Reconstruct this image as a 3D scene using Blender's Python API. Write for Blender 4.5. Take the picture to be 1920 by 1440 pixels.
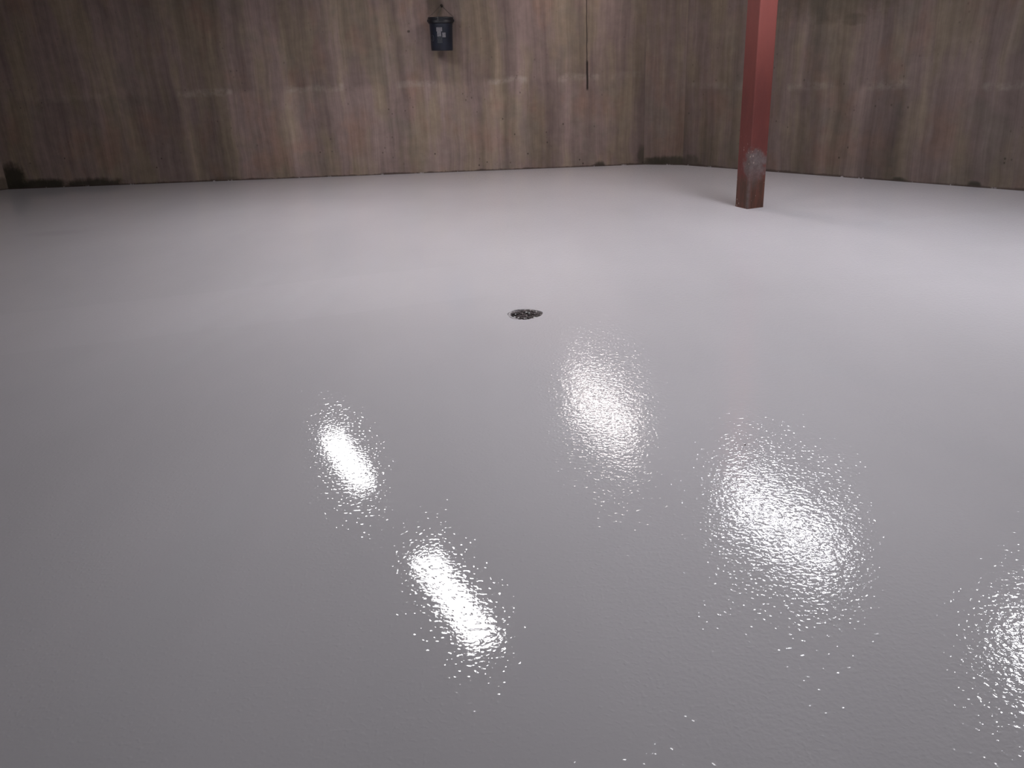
import bpy, bmesh, math, random
from mathutils import Vector, Matrix
random.seed(7)
for o in list(bpy.data.objects): bpy.data.objects.remove(o)
C = bpy.context.scene.collection

# ---------------------------------------------------------------- camera, world, exposure
F_PX, PITCH, ROLL, EYE = 1553.0, math.radians(22), math.radians(-2.5), 1.30
CEIL = 2.60
cam_d = bpy.data.cameras.new('camera'); cam = bpy.data.objects.new('camera', cam_d); C.objects.link(cam)
cam_d.sensor_width = 36; cam_d.lens = 36 * F_PX / 1920; cam_d.clip_start = 0.02
fwd = Vector((0, math.cos(PITCH), -math.sin(PITCH))); upv = Vector((0, math.sin(PITCH), math.cos(PITCH)))
rt = Vector((1, 0, 0))
cr, sr = math.cos(ROLL), math.sin(ROLL)
R_ = rt * cr + upv * sr; U_ = -rt * sr + upv * cr
m = Matrix((R_, U_, -fwd)).transposed().to_4x4(); m.translation = (0, 0, EYE)
cam.matrix_world = m
bpy.context.scene.camera = cam
w = bpy.data.worlds.new('world'); bpy.context.scene.world = w; w.use_nodes = True
w.node_tree.nodes['Background'].inputs[0].default_value = (0.02, 0.02, 0.022, 1)
w.node_tree.nodes['Background'].inputs[1].default_value = 0.2
vs = bpy.context.scene.view_settings
vs.view_transform = 'Standard'; vs.look = 'None'; vs.gamma = 1; vs.use_curve_mapping = False
vs.exposure = 0.0
LAMP = 39.5                                     # radiance of the lamp diffusers

def ray(px, py):
    x = (px - 960) / F_PX; y = (720 - py) / F_PX
    return (R_ * x + U_ * y + fwd).normalized()
EYEV = Vector((0, 0, EYE))
def floor_at(px, py, z=0.0):
    d = ray(px, py); return EYEV + d * ((z - EYE) / d.z)

# ---------------------------------------------------------------- helpers
def link(name, bm, mat=None, parent=None, smooth=False, uvf=None):
    me = bpy.data.meshes.new(name); bm.normal_update(); bm.to_mesh(me); bm.free()
    if smooth:
        for p in me.polygons: p.use_smooth = True
    o = bpy.data.objects.new(name, me); C.objects.link(o)
    if mat: me.materials.append(mat)
    if parent: o.parent = parent
    return o
def empty(name, loc, rz=0):
    o = bpy.data.objects.new(name, None); C.objects.link(o); o.location = loc
    o.rotation_euler = (0, 0, rz); o.empty_display_size = .1; return o
def tag(o, label, cat, group=None):
    o['label'] = label; o['category'] = cat
    if group: o['group'] = group
    return o
def struct(o): o['kind'] = 'structure'; return o
def box(bm, x0, x1, y0, y1, z0, z1):
    vs_ = [bm.verts.new(p) for p in ((x0,y0,z0),(x1,y0,z0),(x1,y1,z0),(x0,y1,z0),(x0,y0,z1),(x1,y0,z1),(x1,y1,z1),(x0,y1,z1))]
    for f in ((0,3,2,1),(4,5,6,7),(0,1,5,4),(1,2,6,5),(2,3,7,6),(3,0,4,7)): bm.faces.new([vs_[i] for i in f])
def lathe(bm, prof, n=48, closed=False):
    rings = []
    for r, z in prof:
        rings.append([bm.verts.new((r*math.cos(2*math.pi*k/n), r*math.sin(2*math.pi*k/n), z)) for k in range(n)])
    for a, b in zip(rings, rings[1:]):
        for k in range(n): bm.faces.new((a[k], a[(k+1) % n], b[(k+1) % n], b[k]))
    return rings
def tube(bm, pts, r, n=8):
    pts = [Vector(p) for p in pts]; rings = []
    for i, p in enumerate(pts):
        t = (pts[min(i+1, len(pts)-1)] - pts[max(i-1, 0)]).normalized()
        a = t.orthogonal().normalized() if i == 0 else (a - t * a.dot(t)).normalized()
        b = t.cross(a)
        rings.append([bm.verts.new(p + (a*math.cos(2*math.pi*k/n) + b*math.sin(2*math.pi*k/n))*r) for k in range(n)])
    for q, s in zip(rings, rings[1:]):
        for k in range(n): bm.faces.new((q[k], q[(k+1) % n], s[(k+1) % n], s[k]))
    bm.faces.new(rings[0][::-1]); bm.faces.new(rings[-1])

class N:
    """tiny node-tree writer"""
    def __init__(s, name):
        s.m = bpy.data.materials.new(name); s.m.use_nodes = True; s.t = s.m.node_tree
        s.b = s.t.nodes['Principled BSDF']
    def node(s, typ, **kw):
        n = s.t.nodes.new(typ)
        for k, v in kw.items(): setattr(n, k, v)
        return n
    def put(s, sock, v):
        if isinstance(v, bpy.types.NodeSocket): s.t.links.new(v, sock)
        elif isinstance(v, (tuple, list)) and len(v) == 3 and sock.type == 'RGBA': sock.default_value = (*v, 1)
        else: sock.default_value = v
    def math(s, op, a, b=0.0, c=0.0, clamp=False):
        n = s.node('ShaderNodeMath', operation=op, use_clamp=clamp)
        for i, v in enumerate((a, b, c)): s.put(n.inputs[i], v)
        return n.outputs[0]
    def mul(s, a, b): return s.math('MULTIPLY', a, b)
    def add(s, a, b): return s.math('ADD', a, b)
    def sub(s, a, b): return s.math('SUBTRACT', a, b)
    def mix(s, f, a, b, mode='MIX'):
        n = s.node('ShaderNodeMix', data_type='RGBA', blend_type=mode)
        s.put(n.inputs[0], f); s.put(n.inputs[6], a); s.put(n.inputs[7], b); return n.outputs[2]
    def rng(s, v, a, b, c=0.0, d=1.0, smooth=True):
        n = s.node('ShaderNodeMapRange', interpolation_type='SMOOTHSTEP' if smooth else 'LINEAR')
        for i, q in enumerate((v, a, b, c, d)): s.put(n.inputs[i], q)
        return n.outputs[0]
    def noise(s, vec, scale=1.0, detail=2.0, rough=0.5, off=None):
        if off is not None:
            a = s.node('ShaderNodeVectorMath', operation='ADD'); s.put(a.inputs[0], vec); a.inputs[1].default_value = off; vec = a.outputs[0]
        n = s.node('ShaderNodeTexNoise'); s.put(n.inputs['Vector'], vec)
        n.inputs['Scale'].default_value = scale; n.inputs['Detail'].default_value = detail; n.inputs['Roughness'].default_value = rough
        return n.outputs[0]
    def vscale(s, vec, sc):
        n = s.node('ShaderNodeVectorMath', operation='MULTIPLY'); s.put(n.inputs[0], vec); n.inputs[1].default_value = sc; return n.outputs[0]
    def ramp(s, v, stops):
        n = s.node('ShaderNodeValToRGB'); e = n.color_ramp.elements
        stops = sorted(stops)[:32]
        e[0].position = stops[0][0]; e[0].color = (stops[0][1],)*3 + (1,)
        e[1].position = stops[-1][0]; e[1].color = (stops[-1][1],)*3 + (1,)
        for p, c in stops[1:-1]:
            q = e.new(p); q.color = (c, c, c, 1)
        s.put(n.inputs[0], v)
        return s.node_sep(n.outputs[0])
    def node_sep(s, col):
        n = s.node('ShaderNodeSeparateColor'); s.put(n.inputs[0], col); return n.outputs[0]
    def band(s, v, a, b, soft):            # 1 inside [a,b]
        return s.mul(s.rng(v, a - soft, a), s.rng(v, b, b + soft, 1.0, 0.0))
    def bump(s, h, strength, dist, to='Normal'):
        n = s.node('ShaderNodeBump'); n.inputs['Strength'].default_value = strength
        s.put(n.inputs['Distance'], dist); s.put(n.inputs['Height'], h)
        s.put(s.b.inputs[to], n.outputs[0]); return n

# ---------------------------------------------------------------- room plan (an eight-sided concrete tank)
P_LB = floor_at(16, 355); P_BC = floor_at(1207, 308.5); P_CR = floor_at(1280, 309.5); P_R = floor_at(1920, 358)
def flat(v): return Vector((v.x, v.y, 0))
back_dir = (P_BC - P_LB).normalized(); right_dir = (P_R - P_CR).normalized()
left_dir = Vector((-0.80, -0.60, 0)).normalized()
P_RE = P_CR + right_dir * 7.6
P_RR = P_RE + Vector((-0.05, -1, 0)).normalized() * 6.0
P_LL = P_LB + left_dir * 4.6
P_L2 = P_LL + Vector((0.02, -1, 0)).normalized() * 8.0
P_F1 = Vector((-3.6, -4.6, 0)); P_F2 = Vector((5.2, -4.6, 0))
ring = [P_LB, P_BC, P_CR, P_RE, P_RR, P_F2, P_F1, P_L2, P_LL]
ring = [flat(p) for p in ring]

def wall_hit(px, py, A, B):
    d = ray(px, py); t = (B - A); n = Vector((t.y, -t.x, 0)).normalized()
    k = (A - EYEV).dot(n) / d.dot(n); p = EYEV + d * k
    return (Vector((p.x, p.y, 0)) - A).dot(t.normalized()), p.z

# ---------------------------------------------------------------- concrete wall material
def concrete(name, L, seed, up=None, low=None, seam=None, panels=(), crack=None, stains=(), gain=1.0, dark_corner=None):
    g = N(name)
    uv = g.node('ShaderNodeUVMap').outputs[0]
    sp = g.node('ShaderNodeSeparateXYZ'); g.put(sp.inputs[0], uv); u, v = sp.outputs[0], sp.outputs[1]
    off = (seed*3.7, seed*1.9, seed)
    wv = g.noise(uv, 1.0, 3, .6, off)                               # gentle wander of the streaks
    cu = g.node('ShaderNodeCombineXYZ'); g.put(cu.inputs[0], g.add(u, g.mul(g.sub(wv, .5), .10))); g.put(cu.inputs[1], v)
    uw = cu.outputs[0]; us = g.add(u, g.mul(g.sub(wv, .5), .10))
    val = 1.0
    if up:
        un = g.math('DIVIDE', us, L)
        a = g.ramp(un, up); b = g.ramp(un, low or up)
        sw = g.rng(g.add(v, g.mul(g.sub(wv, .5), .12)), seam - .06, seam + .04)
        n = g.node('ShaderNodeMix', data_type='FLOAT'); g.put(n.inputs[0], sw); g.put(n.inputs[2], b); g.put(n.inputs[3], a)
        val = n.outputs[0]
    broad = g.noise(g.vscale(uw, (2.2, .55, 1)), 1, 3, .55, off)
    streak = g.noise(g.vscale(uw, (14, .8, 1)), 1, 3, .6, off)
    fine = g.noise(g.vscale(uw, (75, 1.6, 1)), 1, 2, .6, off)
    mott = g.noise(uw, 9, 5, .65, off)
    val = g.mul(val, g.rng(broad, .25, .75, .84, 1.16, False))
    val = g.mul(val, g.rng(streak, .28, .72, .80, 1.20, False))
    val = g.mul(val, g.rng(fine, .25, .75, .92, 1.08, False))
    val = g.mul(val, g.rng(mott, .25, .75, .86, 1.14, False))
    # hue: brown-pink, olive-yellow lower down, reddish patches
    h1 = g.noise(g.vscale(uw, (3.2, .9, 1)), 1, 3, .6, (seed+5, 2, 1))
    h2 = g.noise(g.vscale(uw, (2.1, 1.2, 1)), 1, 3, .6, (seed+11, 7, 3))
    base = g.mix(g.rng(h1, .42, .62), (.252, .188, .170), (.266, .208, .156))
    base = g.mix(g.mul(g.rng(h2, .50, .68), .75), base, (.275, .178, .140))
    base = g.mix(g.mul(g.rng(g.noise(uw, 2.3, 3, .6, (seed, 31, 9)), .52, .70), .5), base, (.215, .182, .150))
    # light cement bloom along the panel joint, panel by panel
    if seam:
        pj = 0.0
        for (a0, a1, s0) in panels:
            pj = g.math('MAXIMUM', pj, g.mul(g.band(u, a0, a1, .05), s0))
        vv = g.add(v, g.mul(g.sub(g.noise(uv, 5, 3, .6, off), .5), .10))
        line = g.band(vv, seam - .014, seam + .006, .045)
        patchy = g.rng(g.noise(uv, 7, 4, .7, off), .35, .6)
        base = g.mix(g.mul(g.mul(line, pj), g.mul(patchy, .58)), base, (.40, .34, .29))
    n = g.node('ShaderNodeMix', data_type='RGBA', blend_type='MULTIPLY'); n.inputs[0].default_value = 1
    cc = g.node('ShaderNodeCombineXYZ')
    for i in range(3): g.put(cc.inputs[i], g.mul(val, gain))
    g.put(n.inputs[6], base); g.put(n.inputs[7], cc.outputs[0]); col = n.outputs[2]
    # pits and tie holes
    vo = g.node('ShaderNodeTexVoronoi'); g.put(vo.inputs['Vector'], g.vscale(uv, (1, .8, 1))); vo.inputs['Scale'].default_value = 13
    pit = g.mul(g.rng(vo.outputs['Distance'], .05, .15, 1, 0), g.rng(g.noise(uv, 2.2, 2, .5, off), .46, .62))
    pit = g.mul(pit, g.rng(v, 0.0, 1.6, 1.0, .35))
    col = g.mix(g.mul(pit, .85), col, (.035, .026, .020))
    # stains: (u0,u1,v0,v1,soft,strength)
    rag = g.sub(g.noise(uv, 9, 4, .65, off), .5)
    for (u0, u1, v0, v1, soft, stg) in stains:
        hu, hv = (u1-u0)/2 + soft*.5, (v1-v0)/2 + soft*.5
        eu = g.math('POWER', g.math('ABSOLUTE', g.mul(g.sub(u, (u0+u1)/2), 1/hu)), 2.6)
        ev = g.math('POWER', g.math('ABSOLUTE', g.mul(g.sub(v, (v0+v1)/2), 1/hv)), 2.6)
        mk = g.rng(g.add(g.add(eu, ev), g.add(g.mul(rag, 1.8), g.mul(g.sub(streak, .5), .9))), .15, 1.7, 1, 0)
        col = g.mix(g.mul(mk, stg), col, (.028, .026, .017))
    # ragged dark joint at the floor
    jt = g.mul(g.rng(g.add(v, g.mul(g.sub(g.noise(g.vscale(uv, (3, 1, 1)), 1, 4, .7, off), .5), .07)), .004, .022, 1, 0), .8)
    col = g.mix(jt, col, (.05, .035, .03))
    fl_ = g.mul(g.rng(v, .006, .014, 1, 0), g.rng(g.noise(g.vscale(uv, (5, 3, 1)), 1, 4, .7, (seed, 3, 4)), .56, .62))
    col = g.mix(g.mul(fl_, .8), col, (.42, .39, .39))
    if crack:
        for (cu0, c0, c1, wd, stg) in crack:
            uc = g.add(u, g.mul(g.sub(g.noise(g.vscale(uv, (0, 6, 1)), 1, 3, .6), .5), .012))
            mk = g.mul(g.band(uc, cu0 - wd, cu0 + wd, wd*.8), g.band(v, c0, c1, .04))
            col = g.mix(g.mul(mk, stg), col, (.02, .014, .012))
    g.put(g.b.inputs['Base Color'], col)
    g.b.inputs['Roughness'].default_value = .78
    g.b.inputs['Specular IOR Level'].default_value = .25
    hb = g.add(g.mul(mott, .5), g.add(g.mul(fine, .25), g.mul(pit, -1.2)))
    g.bump(hb, .5, .004)
    return g.m

def wall(name, A, B, mat):
    A = flat(A); B = flat(B); t = (B - A); L = t.length; t.normalize(); n = Vector((t.y, -t.x, 0))
    cen = Vector((0.5, 3, 0))
    out = -n if (cen - A).dot(n) > 0 else n
    bm = bmesh.new(); uvl = bm.loops.layers.uv.new('UVMap')
    nu = max(1, int(L / .5)); nz = 6; th = .20
    g = [[bm.verts.new(A + t*(L*i/nu) + Vector((0, 0, CEIL*j/nz))) for j in range(nz+1)] for i in range(nu+1)]
    for i in range(nu):
        for j in range(nz): bm.faces.new((g[i][j], g[i+1][j], g[i+1][j+1], g[i][j+1]))
    k = [bm.verts.new(p + out*th) for p in (A, B, B + Vector((0,0,CEIL)), A + Vector((0,0,CEIL)))]
    bm.faces.new(k)
    bot = [g[i][0] for i in range(nu+1)]; top = [g[i][nz] for i in range(nu+1)]
    bm.faces.new(bot + [k[1], k[0]]); bm.faces.new(top + [k[2], k[3]])
    bm.faces.new(g[0] + [k[3], k[0]]); bm.faces.new(g[nu] + [k[2], k[1]])
    bmesh.ops.recalc_face_normals(bm, faces=bm.faces)
    for f in bm.faces:
        for l in f.loops:
            p = l.vert.co; l[uvl].uv = ((Vector((p.x, p.y, 0)) - A).dot(t), p.z)
    return struct(link(name, bm, mat))

bA, bB = flat(P_LB), flat(P_BC); bL = (bB - bA).length
def ub(px, py=200): return wall_hit(px, py, bA, bB)[0]
rA, rB = flat(P_CR), flat(P_RE); rL = (rB - rA).length
def ur(px, py=200): return wall_hit(px, py, rA, rB)[0]
SEAM = wall_hit(600, 165, bA, bB)[1]
def st(lst, f, py, L, k=1.0): return [(min(1, max(0, f(x, py) / L)), .90 * v**1.7) for x, v in lst]
up_b = [(-60,1.0),(60,1.04),(150,1.04),(290,.93),(305,.90),(322,1.02),(345,.84),(410,.84),(430,1.0),(452,.80),(470,.98),(530,.96),(548,.86),(612,.90),
        (632,1.12),(660,.92),(705,.98),(722,1.1),(742,.92),(765,1.08),(795,.98),(870,1.0),(905,.96),(917,.82),(931,1.06),(950,.84),(975,1.12),(1000,.98),(1055,1.02),(1088,.84),(1130,.98),(1204,.74)]
lo_b = [(-60,.98),(60,1.0),(180,.98),(300,.90),(338,.82),(354,1.04),(368,.82),(425,.84),(447,1.06),(470,.98),(535,1.0),(550,1.14),(578,1.04),(600,.92),
        (636,1.12),(680,1.08),(722,1.08),(760,.98),(820,1.18),(880,1.08),(905,.98),(928,1.16),(950,.88),(975,1.16),(1000,.94),(1040,.86),(1060,1.10),(1080,.92),(1120,.98),(1150,.90),(1185,.84),(1206,.70)]
bv = lambda px, py: wall_hit(px, py, bA, bB)
def stain_b(x0, y0, x1, y1, soft, s):
    a = bv(x0, y1); b = bv(x1, y0); return (a[0], b[0], a[1], b[1], soft, s)
m_back = concrete('board_marked_concrete_back', bL, 1.0, st(up_b, ub, 90, bL), st(lo_b, ub, 245, bL), SEAM,
    [(ub(335,165), ub(430,165), 1.0), (ub(540,165), ub(640,165), .75), (ub(750,165), ub(815,165), .8), (ub(920,165), ub(985,165), 1.0), (ub(1050,165), ub(1120,165), .9), (ub(1150,165), ub(1200,165), .4), (ub(60,165), ub(200,165), .3)],
    [(ub(1101,130), bv(1101,165)[1], bv(1101,118)[1], .008, .95), (ub(1100,50), bv(1100,120)[1], bv(1100,-40)[1], .0045, .75)],
    [stain_b(22, 338, 128, 366, .05, .92), stain_b(128, 336, 226, 366, .045, .85), stain_b(16, 310, 38, 366, .05, .9), stain_b(240, 342, 340, 366, .03, .5),
     stain_b(395, 333, 455, 350, .03, .35), stain_b(1118, 305, 1132, 320, .035, .85), stain_b(1198, 275, 1215, 320, .04, .6), stain_b(806, -6, 826, 30, .05, .45),
     stain_b(598, 38, 612, 44, .012, .0), stain_b(764, 57, 768, 61, .006, .7)])
up_r = [(1262,.80),(1290,.92),(1320,.84),(1350,.92),(1380,.84),(1410,.90),(1440,.86),(1465,1.0),(1490,.90),(1510,.98),(1530,.84),(1555,1.02),(1580,.92),(1605,.98),(1640,.94),(1665,.86),(1700,.98),(1740,1.02),(1770,.98),(1800,.96),(1830,1.06),(1855,.90),(1890,.96),(1930,.92),(2100,.9)]
lo_r = [(1262,.78),(1300,.90),(1330,.80),(1350,.92),(1390,.86),(1440,.90),(1462,1.0),(1485,.92),(1500,.84),(1530,.90),(1552,1.10),(1570,.92),(1590,.98),(1608,1.14),(1626,.84),(1650,.90),(1668,.78),(1690,.86),(1705,1.0),(1750,.94),(1800,.98),(1822,.84),(1850,.92),(1880,.86),(1930,.90),(2100,.9)]
rv = lambda px, py: wall_hit(px, py, rA, rB)
def stain_r(x0, y0, x1, y1, soft, s):
    a = rv(x0, y1); b = rv(x1, y0); return (a[0], b[0], a[1], b[1], soft, s)
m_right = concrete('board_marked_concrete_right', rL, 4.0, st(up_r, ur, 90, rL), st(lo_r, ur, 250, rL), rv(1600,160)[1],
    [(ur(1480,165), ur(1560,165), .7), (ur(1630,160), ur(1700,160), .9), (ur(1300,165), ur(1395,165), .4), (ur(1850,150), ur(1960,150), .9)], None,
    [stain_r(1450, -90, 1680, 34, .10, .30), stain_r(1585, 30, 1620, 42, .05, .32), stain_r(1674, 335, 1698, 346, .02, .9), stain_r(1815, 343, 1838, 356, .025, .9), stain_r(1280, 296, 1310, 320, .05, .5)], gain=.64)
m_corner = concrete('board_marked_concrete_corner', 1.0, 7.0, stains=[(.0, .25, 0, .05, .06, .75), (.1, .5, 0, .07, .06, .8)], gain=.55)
m_left = concrete('board_marked_concrete_left', 5.0, 9.0, gain=.95, stains=[(0, .12, 0, .12, .05, .6)])
m_other = concrete('board_marked_concrete_plain', 5.0, 12.0)

wall('wall_back', P_LB, P_BC, m_back)
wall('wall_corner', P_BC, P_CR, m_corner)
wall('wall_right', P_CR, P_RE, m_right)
wall('wall_right_side', P_RE, P_RR, m_other)
wall('wall_right_front', P_RR, P_F2, m_other)
wall('wall_front', P_F2, P_F1, m_other)
wall('wall_left_front', P_F1, P_L2, m_other)
wall('wall_left_side', P_L2, P_LL, m_other)
wall('wall_left', P_LB, P_LL, m_left)

# ---------------------------------------------------------------- floor: glossy grey epoxy coat with a ragged round hole for the drain
DR = floor_at(984, 589); DR_R = .093
g = N('grey_epoxy_coating')
tc = g.node('ShaderNodeTexCoord').outputs['Object']
sp = g.node('ShaderNodeSeparateXYZ'); g.put(sp.inputs[0], tc); X, Y = sp.outputs[0], sp.outputs[1]
# roller lap marks: long faint strips at the angle of the strokes
a_ = floor_at(380, 550); b_ = floor_at(760, 508); ld = (b_ - a_).normalized(); ln = Vector((-ld.y, ld.x, 0))
def along(p, d): return p.x*d.x + p.y*d.y
lapn = g.add(g.mul(X, ln.x), g.mul(Y, ln.y)); lapt = g.add(g.mul(X, ld.x), g.mul(Y, ld.y))
c_ = floor_at(700, 580)
lapw = g.add(lapn, g.mul(g.sub(g.noise(tc, 1.3, 3, .6), .5), .06))
lap = g.mul(g.band(lapw, along(c_, ln), along(b_, ln), .025), g.band(lapt, along(a_, ld) - 2.0, along(b_, ld) + .1, .5))
cloud = g.noise(tc, .55, 3, .5)
strk = g.noise(g.vscale(tc, (1.1, .28, 1)), 1, 3, .55, (3, 1, 0))
vv = g.mul(g.rng(cloud, .3, .7, .965, 1.035, False), g.rng(strk, .3, .7, .97, 1.03, False))
vv = g.add(vv, g.mul(lap, .022))
sm = floor_at(105, 437)
dx = g.mul(g.sub(X, sm.x), 2.2); dy = g.mul(g.sub(Y, sm.y), 4.0)
smd = g.rng(g.math('SQRT', g.add(g.mul(dx, dx), g.mul(dy, dy))), .15, .75, 1, 0)
vv = g.sub(vv, g.mul(smd, .07))
cc = g.node('ShaderNodeCombineXYZ')
for i, k in enumerate((.63, .612, .638)): g.put(cc.inputs[i], g.mul(vv, k))
g.put(g.b.inputs['Base Color'], cc.outputs[0])
g.b.inputs['IOR'].default_value = 1.5
rough = g.rng(g.add(X, g.mul(Y, .10)), .30, .62, .035, .055)
g.put(g.b.inputs['Roughness'], rough)
peel = g.noise(tc, 80, 1.0, .4)
peel2 = g.noise(tc, 120, 1.5, .5, (4, 4, 0))
tips = g.math('POWER', g.rng(g.noise(tc, 85, 0, .5, (9, 2, 0)), .55, .85, 0, 1, False), 1.5)
side = g.rng(g.add(X, g.mul(Y, .10)), .28, .60)
amp = g.add(g.mul(side, .00046), .00017)
peel3 = g.noise(tc, 38, 1.0, .4, (2, 7, 0))
hgt = g.add(g.mul(g.add(peel, g.mul(peel3, .9)), 1.0), g.add(g.mul(peel2, .35), g.mul(tips, g.add(g.mul(side, -.7), 1.3))))
FLOOR_BUMP = g.bump(hgt, 1.0, amp)
m_floor = g.m

bm = bmesh.new()
outer = [bm.verts.new(p) for p in ring]
nh = 64
hole = []
for k in range(nh):
    a = 2*math.pi*k/nh
    r = DR_R * (1 + .035*math.sin(3*a+1) + .02*math.sin(7*a) + random.uniform(-.018, .018))
    hole.append(bm.verts.new((DR.x + r*math.cos(a), DR.y + r*math.sin(a), 0)))
ed = [bm.edges.new((outer[i], outer[(i+1) % len(outer)])) for i in range(len(outer))]
eh = [bm.edges.new((hole[i], hole[(i+1) % nh])) for i in range(nh)]
bmesh.ops.triangle_fill(bm, edges=ed + eh, use_beauty=True)
low_h = [bm.verts.new((v.co.x, v.co.y, -.02)) for v in hole]
low_o = [bm.verts.new((v.co.x, v.co.y, -.02)) for v in outer]
for i in range(nh): bm.faces.new((hole[i], hole[(i+1) % nh], low_h[(i+1) % nh], low_h[i]))
for i in range(len(outer)): bm.faces.new((outer[i], outer[(i+1) % len(outer)], low_o[(i+1) % len(outer)], low_o[i]))
bmesh.ops.recalc_face_normals(bm, faces=bm.faces)
for f in bm.faces:
    if abs(f.normal.z) > .9 and f.normal.z < 0: f.normal_flip()
fl = struct(link('floor', bm, m_floor))

# ceiling
g = N('ceiling_concrete')
tc = g.node('ShaderNodeTexCoord').outputs['Object']
c1 = g.noise(g.vscale(tc, (.8, .8, 1)), 1, 4, .6)
g.put(g.b.inputs['Base Color'], g.mix(g.rng(c1, .3, .7), (.20, .19, .18), (.30, .285, .27)))
g.b.inputs['Roughness'].default_value = .9
bm = bmesh.new()
t1 = [bm.verts.new(p + Vector((0, 0, CEIL))) for p in ring]; t2 = [bm.verts.new(p + Vector((0, 0, CEIL + .2))) for p in ring]
bm.faces.new(t1[::-1]); bm.faces.new(t2)
for i in range(len(ring)): bm.faces.new((t1[i], t1[(i+1) % len(ring)], t2[(i+1) % len(ring)], t2[i]))
bmesh.ops.recalc_face_normals(bm, faces=bm.faces)
struct(link('ceiling', bm, g.m))

# ---------------------------------------------------------------- simple materials
def plain(name, col, rough=.5, metal=0.0, var=.15, scale=20, bump=0.0, spec=.5, coat=0.0):
    g = N(name); tc = g.node('ShaderNodeTexCoord').outputs['Object']
    n = g.noise(tc, scale, 4, .6)
    g.put(g.b.inputs['Base Color'], g.mix(g.rng(n, .3, .7), tuple(c*(1-var) for c in col), tuple(min(1, c*(1+var)) for c in col)))
    g.b.inputs['Roughness'].default_value = rough; g.b.inputs['Metallic'].default_value = metal
    g.b.inputs['Specular IOR Level'].default_value = spec; g.b.inputs['Coat Weight'].default_value = coat
    if bump: g.bump(n, 1.0, bump)
    return g.m

# ---------------------------------------------------------------- ceiling lights (seen in the floor as reflections, except the added fill at left)
def emit(name, col, s):
    g = N(name); g.b.inputs['Base Color'].default_value = (.8, .8, .8, 1)
    g.b.inputs['Emission Color'].default_value = (*col, 1); g.b.inputs['Emission Strength'].default_value = s; return g.m
m_house = plain('white_enamel', (.7, .7, .68), .5)
LA = math.radians(-64.5)
lamps = [   # per-metre plan position of the mirror image (times EYE + lamp height), light colour, strength
    ((-.452, 1.995), (1.0, .97, 1.0), 1.0, 'white strip light on ceiling, reflected sharply left of the drain'),
    ((-.136, 1.369), (1.0, .97, 1.0), 1.0, 'white strip light on ceiling, reflected as the brightest bar in front of the drain'),
    ((.262, 2.235), (1.0, .90, .88), .62, 'warm white strip light near back wall, reflected just right of the drain'),
    ((.585, 1.585), (.95, .94, 1.0), 1.0, 'cool white strip light on ceiling, reflected as the wide glittering patch at right'),
    ((.945, 1.05), (.95, .95, 1.0), 1.4, 'strip light on ceiling, reflected at the right edge of the floor'),
    ((-1.50, 1.92), (1.0, .95, .93), .15, 'weak added fill light, unseen, left of all the floor reflections to brighten the left wall'),  # added fill with no visible source, lifts the dark left wall
    ((.182, .700), (.97, .97, 1.0), .5, 'strip light on ceiling nearest the camera, only its glitter showing at the bottom edge'),
]
LH = CEIL - .09
for (px, py), col, s, lab in lamps:
    t = tag(empty('ceiling_light', (px*(EYE+LH), py*(EYE+LH), CEIL), LA), lab, 'ceiling light', 'strip lights in rows on the ceiling')
    bm = bmesh.new(); box(bm, -.62, .62, -.16, .16, -.075, 0); bmesh.ops.bevel(bm, geom=list(bm.edges), offset=.006, segments=1)
    link('housing', bm, m_house, t)
    bm = bmesh.new(); box(bm, -.60, .60, -.112, .112, -.09, -.075)
    link('diffuser', bm, emit('lit_diffuser', col, LAMP*s), t)

# ---------------------------------------------------------------- steel post
pl, pm, pr = floor_at(1379.5, 387.5), floor_at(1402, 391), floor_at(1430, 387.5)
PC = (pl + pr) / 2; S = .165
va = (pl - pm).normalized(); ang = math.atan2((pr - pm).y, (pr - pm).x)
g = N('red_primer_steel')
tc = g.node('ShaderNodeTexCoord').outputs['Object']
sp = g.node('ShaderNodeSeparateXYZ'); g.put(sp.inputs[0], tc); x_, y_, z_ = sp.outputs
n1 = g.noise(g.vscale(tc, (6, 6, 1.6)), 1, 4, .65); n2 = g.noise(tc, 30, 4, .7); n3 = g.noise(g.vscale(tc, (40, 40, 6)), 1, 3, .6)
col = g.mix(g.rng(n1, .35, .65), (.115, .030, .026), (.150, .038, .031))
col = g.mix(g.mul(g.rng(n2, .5, .75), .5), col, (.13, .030, .024))
col = g.mix(g.mul(g.rng(z_, .85, 1.45), .40), col, (.27, .080, .068))
# rust near the foot
zr = g.add(z_, g.mul(g.sub(n2, .5), .12))
rust = g.rng(zr, .20, .30, 1, 0)
col = g.mix(g.mul(rust, .85), col, g.mix(g.rng(n3, .35, .65), (.060, .034, .022), (.115, .045, .030)))
# grey cement splash over the front corner
corner = Vector((-S/2, -S/2, 0))
du = g.add(g.add(x_, S/2), g.add(y_, S/2))                # grows along both faces away from the front corner
rr = g.math('SQRT', g.add(g.math('POWER', g.math('DIVIDE', g.sub(g.sub(x_, y_), .045), .135), 2.0), g.math('POWER', g.math('DIVIDE', g.sub(z_, .36), g.rng(z_, .30, .40, .20, .125)), 2.0)))
front = g.rng(g.math('MINIMUM', x_, y_), -S/2 + .004, -S/2 + .012, 1, 0)
spl = g.mul(g.mul(front, g.rng(g.add(rr, g.mul(g.sub(g.noise(tc, 16, 5, .7), .5), 1.5)), .65, 1.15, 1, 0)), g.rng(z_, .14, .36, .25, 1))
drip = g.mul(front, g.mul(g.band(z_, .02, .36, .06), g.rng(du, .01, .035, 1, 0)))
grey = g.mix(g.rng(n2, .3, .7), (.10, .088, .082), (.17, .155, .155))
col = g.mix(g.math('MAXIMUM', g.mul(spl, .75), g.mul(drip, .45)), col, grey)
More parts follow.
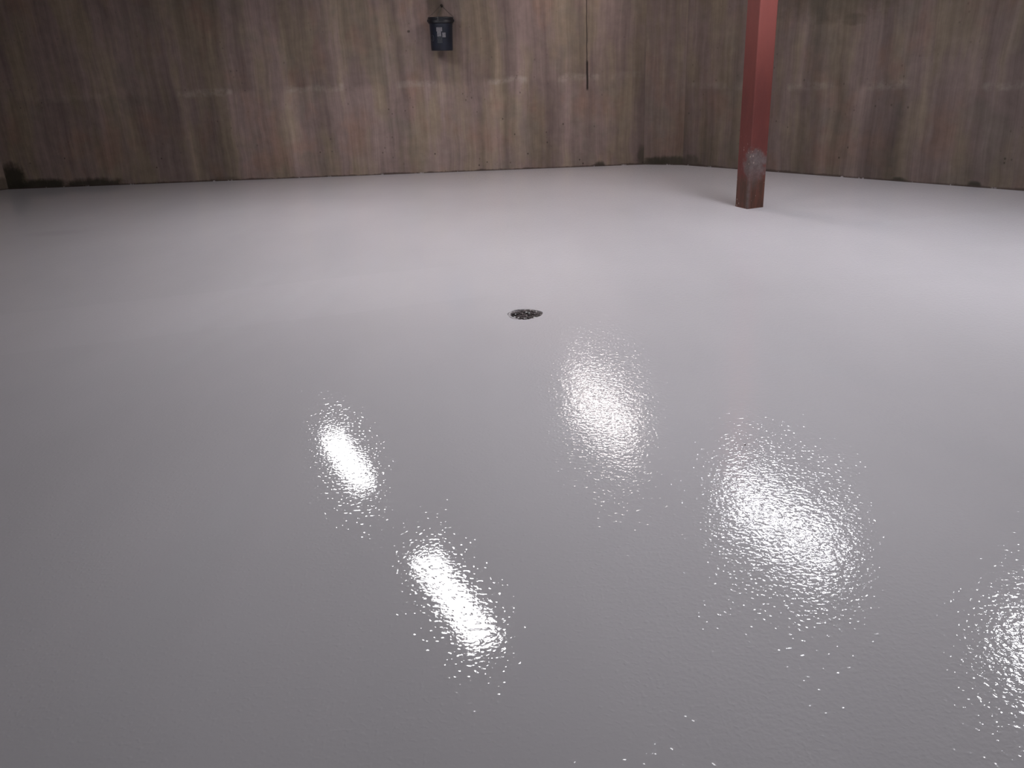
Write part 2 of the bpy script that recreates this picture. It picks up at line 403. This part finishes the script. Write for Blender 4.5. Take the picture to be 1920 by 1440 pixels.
# pale paint flecks
vo = g.node('ShaderNodeTexVoronoi'); g.put(vo.inputs['Vector'], g.vscale(tc, (1, 1, .6))); vo.inputs['Scale'].default_value = 38
fk = g.mul(g.mul(g.rng(vo.outputs['Distance'], .12, .22, 1, 0), g.rng(g.noise(tc, 9, 2, .5, (3, 8, 1)), .50, .60)), g.rng(z_, .42, .62, 1, 0))
col = g.mix(g.mul(fk, .7), col, (.42, .33, .28))
g.put(g.b.inputs['Base Color'], col); g.b.inputs['Roughness'].default_value = .55
g.b.inputs['Specular IOR Level'].default_value = .35
g.bump(n2, .6, .002)
bm = bmesh.new()
def rsq(h, rad, k=5):
    pts = []
    for cx, cy, a0 in ((h-rad, h-rad, 0), (-h+rad, h-rad, 90), (-h+rad, -h+rad, 180), (h-rad, -h+rad, 270)):
        for i in range(k):
            a = math.radians(a0 + 90*i/(k-1)); pts.append((cx + rad*math.cos(a), cy + rad*math.sin(a)))
    return pts
pts = rsq(S/2, .010); nz = 14
rings = [[bm.verts.new((x, y, CEIL*j/nz)) for x, y in pts] for j in range(nz+1)]
for a, b in zip(rings, rings[1:]):
    for i in range(len(pts)): bm.faces.new((a[i], a[(i+1) % len(pts)], b[(i+1) % len(pts)], b[i]))
bm.faces.new(rings[0][::-1]); bm.faces.new(rings[-1])
post = link('steel_post', bm, g.m)
post.location = (PC.x, PC.y, 0); post.rotation_euler = (0, 0, ang)
tag(post, 'rust-red painted square steel post with a grey cement splash near its foot', 'post')

# ---------------------------------------------------------------- pail hanging on the back wall
tdir = (bB - bA).normalized(); nrm = Vector((tdir.y, -tdir.x, 0))
if nrm.y > 0: nrm = -nrm
RT, RB, PH = .136, .117, .405
u_p, z_top = wall_hit(827.5, 35, bA, bB); _, z_bot = wall_hit(827.5, 97, bA, bB)
PH = z_top - z_bot
pc = bA + tdir*u_p + nrm*(RT + .012)
z0 = z_top - PH + .01
pail = tag(empty('pail', (pc.x, pc.y, z0), math.atan2(nrm.y, nrm.x) + math.pi/2), 'dark navy plastic pail with pale labels hanging on the concrete wall', 'bucket')
pail.rotation_euler[1] = .022
m_pl = plain('navy_plastic', (.006, .010, .022), .48, var=.3, scale=12)
m_rim = plain('black_navy_plastic', (.004, .005, .009), .5, var=.2)
bm = bmesh.new()
lathe(bm, [(.001, 0), (RB-.008, 0), (RB, .006), (RT-.012, PH-.055), (RT-.012, PH-.004), (RT-.016, PH-.004), (RT-.018, PH-.05), (RB-.006, .012), (.001, .012)], 64)
bmesh.ops.remove_doubles(bm, verts=bm.verts, dist=.0005)
link('body', bm, m_pl, pail, True)
bm = bmesh.new()
lathe(bm, [(RT-.011, PH-.062), (RT-.002, PH-.062), (RT, PH-.058), (RT, PH-.040), (RT-.003, PH-.037), (RT-.003, PH-.022), (RT, PH-.019), (RT, PH-.004), (RT-.004, PH), (RT-.018, PH), (RT-.018, PH-.01), (RT-.011, PH-.012), (RT-.011, PH-.062)], 64)
link('rim', bm, m_rim, pail, True)
# bail: ears at the sides, wire up to the hook
m_wire = plain('dull_wire', (.07, .065, .06), .6, .3, .1)
HZ = PH + .12
for s in (-1, 1):
    bm = bmesh.new(); bmesh.ops.create_cone(bm, cap_ends=True, segments=16, radius1=.014, radius2=.011, depth=.012, matrix=Matrix.Translation((s*(RT+.004), 0, PH-.035)) @ Matrix.Rotation(s*math.pi/2, 4, 'Y'))
    link('ear', bm, m_rim, pail)
bm = bmesh.new()
tube(bm, [(-(RT+.010), 0, PH-.035), (-(RT+.006), .01, PH-.005), (-.07, .075, PH+.055), (-.006, RT-.010, HZ-.004), (0, RT-.010, HZ), (.006, RT-.010, HZ-.004), (.07, .075, PH+.055), (RT+.006, .01, PH-.005), (RT+.010, 0, PH-.035)], .0018, 6)
link('bail', bm, m_wire, pail, True)
bm = bmesh.new()
tube(bm, [(-.004, RT-.014, HZ-.002), (-.014, .03, PH+.045), (-.018, -RT+.01, PH+.004), (-.019, -RT-.002, PH-.004), (-.016, -RT-.003, PH-.022), (-.012, -RT-.003, PH-.040)], .0017, 6)
link('cord', bm, plain('pale_cord', (.16, .16, .15), .8), pail, True)
def rad_at(z): return RB + (RT - .012 - RB) * (z - .006) / (PH - .061)
def patch(name, px0, px1, py0, py1, mat, lift=.0012, label=None):
    # curved sticker on the front of the pail; limits in fractions of rim width / height
    bm = bmesh.new(); nn = 8; gr = []
    for j in range(5):
        z = PH*(py0 + (py1-py0)*j/4); r = rad_at(z) + lift
        row = []
        for i in range(nn+1):
            x = RT*(px0 + (px1-px0)*i/nn); row.append(bm.verts.new((x, -math.sqrt(r*r - x*x), z)))
        gr.append(row)
    for a, b in zip(gr, gr[1:]):
        for i in range(nn): bm.faces.new((a[i], a[i+1], b[i+1], b[i]))
    bmesh.ops.solidify(bm, geom=bm.faces[:], thickness=.0006)
    o = link(name, bm, mat, pail)
    if label: o['label'] = label
m_lab = plain('worn_white_label', (.34, .33, .36), .6, var=.25, scale=90)
m_lab2 = plain('faded_print', (.075, .085, .10), .6, var=.35, scale=120)
def fx(x): return (x - 807) / 281.0
def fz(y): return (1180 - y) / 790.0
patch('label', fx(722), fx(852), fz(725), fz(632), m_lab, label='worn white label, upper piece')
patch('label', fx(735), fx(825), fz(842), fz(725), m_lab, label='worn white label, middle piece')
patch('label', fx(850), fx(922), fz(866), fz(756), m_lab, label='small white label at right')
patch('printed_panel', fx(735), fx(848), fz(1000), fz(845), m_lab2, label='faded grey print below the labels')
# faint round printed mark low on the left of the pail
bm = bmesh.new(); cx, cz = RT*fx(622), PH*fz(880)
def onp(x, z, lift=.0014):
    r = rad_at(z) + lift; x = max(-r*.995, min(r*.995, x)); return (x, -math.sqrt(r*r - x*x), z)
tube(bm, [onp(cx + .017*math.cos(a), cz + .030*math.sin(a)) for a in [math.radians(k*15 - 150) for k in range(20)]], .0018, 5)
tube(bm, [onp(cx - .012 + .022*t, cz - .018 + .035*t*t) for t in [k/6 for k in range(7)]], .0015, 5)
link('printed_mark', bm, m_lab2, pail)
# hook
hk = pc - nrm*(RT + .012) + tdir*.012; hz = z0 + HZ
bm = bmesh.new()
bx = Vector((0, 0, 0))
tube(bm, [(0, .02, .004), (0, -.022, .004), (0, -.034, .010), (0, -.036, .022)], .005, 8)
bmesh.ops.create_cone(bm, cap_ends=True, segments=20, radius1=.016, radius2=.016, depth=.004, matrix=Matrix.Translation((0, -.001, .004)) @ Matrix.Rotation(math.pi/2, 4, 'X'))
hook = link('wall_hook', bm, plain('dark_iron', (.05, .04, .035), .6, .5), None, True)
hook.location = (hk.x, hk.y, hz - .006); hook.rotation_euler = (0, 0, math.atan2(nrm.y, nrm.x) + math.pi/2)
tag(hook, 'small dark iron hook in the concrete wall above the navy pail', 'hook')

# ---------------------------------------------------------------- floor drain
m_dr = plain('wet_corroded_iron', (.115, .100, .105), .16, .7, .6, 45, .012)
m_dr2 = plain('corroded_iron_rim', (.20, .18, .185), .20, .8, .6, 40, .008)
m_pit = plain('drain_bowl_iron', (.02, .017, .016), .6, 0, .3, 40)
dr = tag(empty('floor_drain', (DR.x, DR.y, 0)), 'round dark corroded metal drain set in the glossy grey floor', 'drain')
bm = bmesh.new(); lathe(bm, [(.084, -.006), (.0855, -.002), (.088, -.0012), (.0915, -.002), (.095, -.006), (.095, -.022), (.084, -.022), (.084, -.006)], 56)
for v in bm.verts: v.co.z += random.uniform(-.0012, .0010); 
link('rim', bm, m_dr2, dr, True)
bm = bmesh.new(); rg = lathe(bm, [(.086, -.010), (.084, -.03), (.06, -.06), (.03, -.065), (.001, -.065)], 40)
link('bowl', bm, m_pit, dr, True)
bm = bmesh.new()
gz0, gz1 = -.013, -.005
lathe(bm, [(.074, gz1-.001), (.0825, gz1), (.0825, gz0), (.074, gz0), (.074, gz1-.001)], 48)
for k in range(-5, 6):
    y = k*.0135; hx = math.sqrt(max(.0, .0762**2 - y*y))
    dz = random.uniform(-.0012, .0012)
    box(bm, -hx, hx, y-.0036, y+.0036, gz0, gz1+dz)
box(bm, -.006, .006, -.075, .075, gz0+.001, gz1+.0006)
bmesh.ops.create_uvsphere(bm, u_segments=14, v_segments=8, radius=.008, matrix=Matrix.Translation((.004, .012, gz1)) @ Matrix.Diagonal((1, 1, .4, 1)))
for v in bm.verts: v.co += Vector((random.uniform(-.0008, .0008), random.uniform(-.0008, .0008), random.uniform(-.0006, .0006)))
gt = link('grate', bm, m_dr, dr); gt.rotation_euler = (0, 0, math.radians(24))
# crumbs of coating round the drain rim, plus pale blobs imitating highlights
m_crumb_glint = plain('dried_coating_and_glints', (.55, .53, .54), .2, 0, .1)
bm = bmesh.new()
for k in range(26):
    a = random.uniform(0, 2*math.pi); r = random.choice((random.uniform(.083, .091), random.uniform(.083, .091), random.uniform(.03, .07)))
    s = random.uniform(.002, .0055)
    bmesh.ops.create_icosphere(bm, subdivisions=1, radius=s, matrix=Matrix.Translation((r*math.cos(a), r*math.sin(a), -.002)) @ Matrix.Rotation(a, 4, 'Z') @ Matrix.Diagonal((.7, 1.6, .45, 1)))
bl = bmesh.new(); prev = None
for k in range(25):
    a = math.radians(150 + 95*k/24); wd = .013*math.sin(math.pi*k/24)**.6 + random.uniform(-.0015, .0015) + .002
    ro = .0885; cur = []
    for rr_, zz in ((ro, -.004), (ro, .0004), (ro - wd*.5, .0012), (ro - wd, -.001), (ro - wd, -.005)):
        cur.append(bl.verts.new((rr_*math.cos(a), rr_*math.sin(a), zz)))
    if prev:
        for i in range(5): bl.faces.new((prev[i], prev[(i+1) % 5], cur[(i+1) % 5], cur[i]))
    else: bl.faces.new(cur[::-1])
    prev = cur
bl.faces.new(prev)
bmesh.ops.recalc_face_normals(bl, faces=bl.faces)
link('coating_lip', bl, m_crumb_glint, dr, True)['label'] = 'pale crescent of floor coating lapping over the drain rim'
for (qx, qy, sz) in ((987, 585.2, .006), (992, 586.6, .006), (965, 594.2, .006), (972, 595.3, .0055), (983.5, 596.6, .005), (1002, 594.6, .006), (1006, 583.8, .004), (958, 586, .005)):  # blobs mid-grate imitate white highlights; those along the rim are coating flecks
    q = floor_at(qx, qy) - DR
    bmesh.ops.create_icosphere(bm, subdivisions=2, radius=sz, matrix=Matrix.Translation((q.x, q.y, -.001)) @ Matrix.Diagonal((1.1, 1.0, .5, 1)))
o = link('crumbs_and_glints', bm, m_crumb_glint, dr, True); o['kind'] = 'stuff'; o['label'] = 'pale crumbs of floor coating on the drain, with pale blobs imitating highlights'

# tiny grit on the floor
p = floor_at(1397, 834.5)
bm = bmesh.new(); bmesh.ops.create_icosphere(bm, subdivisions=2, radius=.0028)
for v in bm.verts: v.co *= random.uniform(.8, 1.2); v.co.z *= .6
gr = link('grit', bm, plain('dark_grit', (.03, .028, .025), .8)); gr.location = (p.x, p.y, .0014)
tag(gr, 'tiny dark speck of grit on the glossy floor right of the reflections', 'grit')
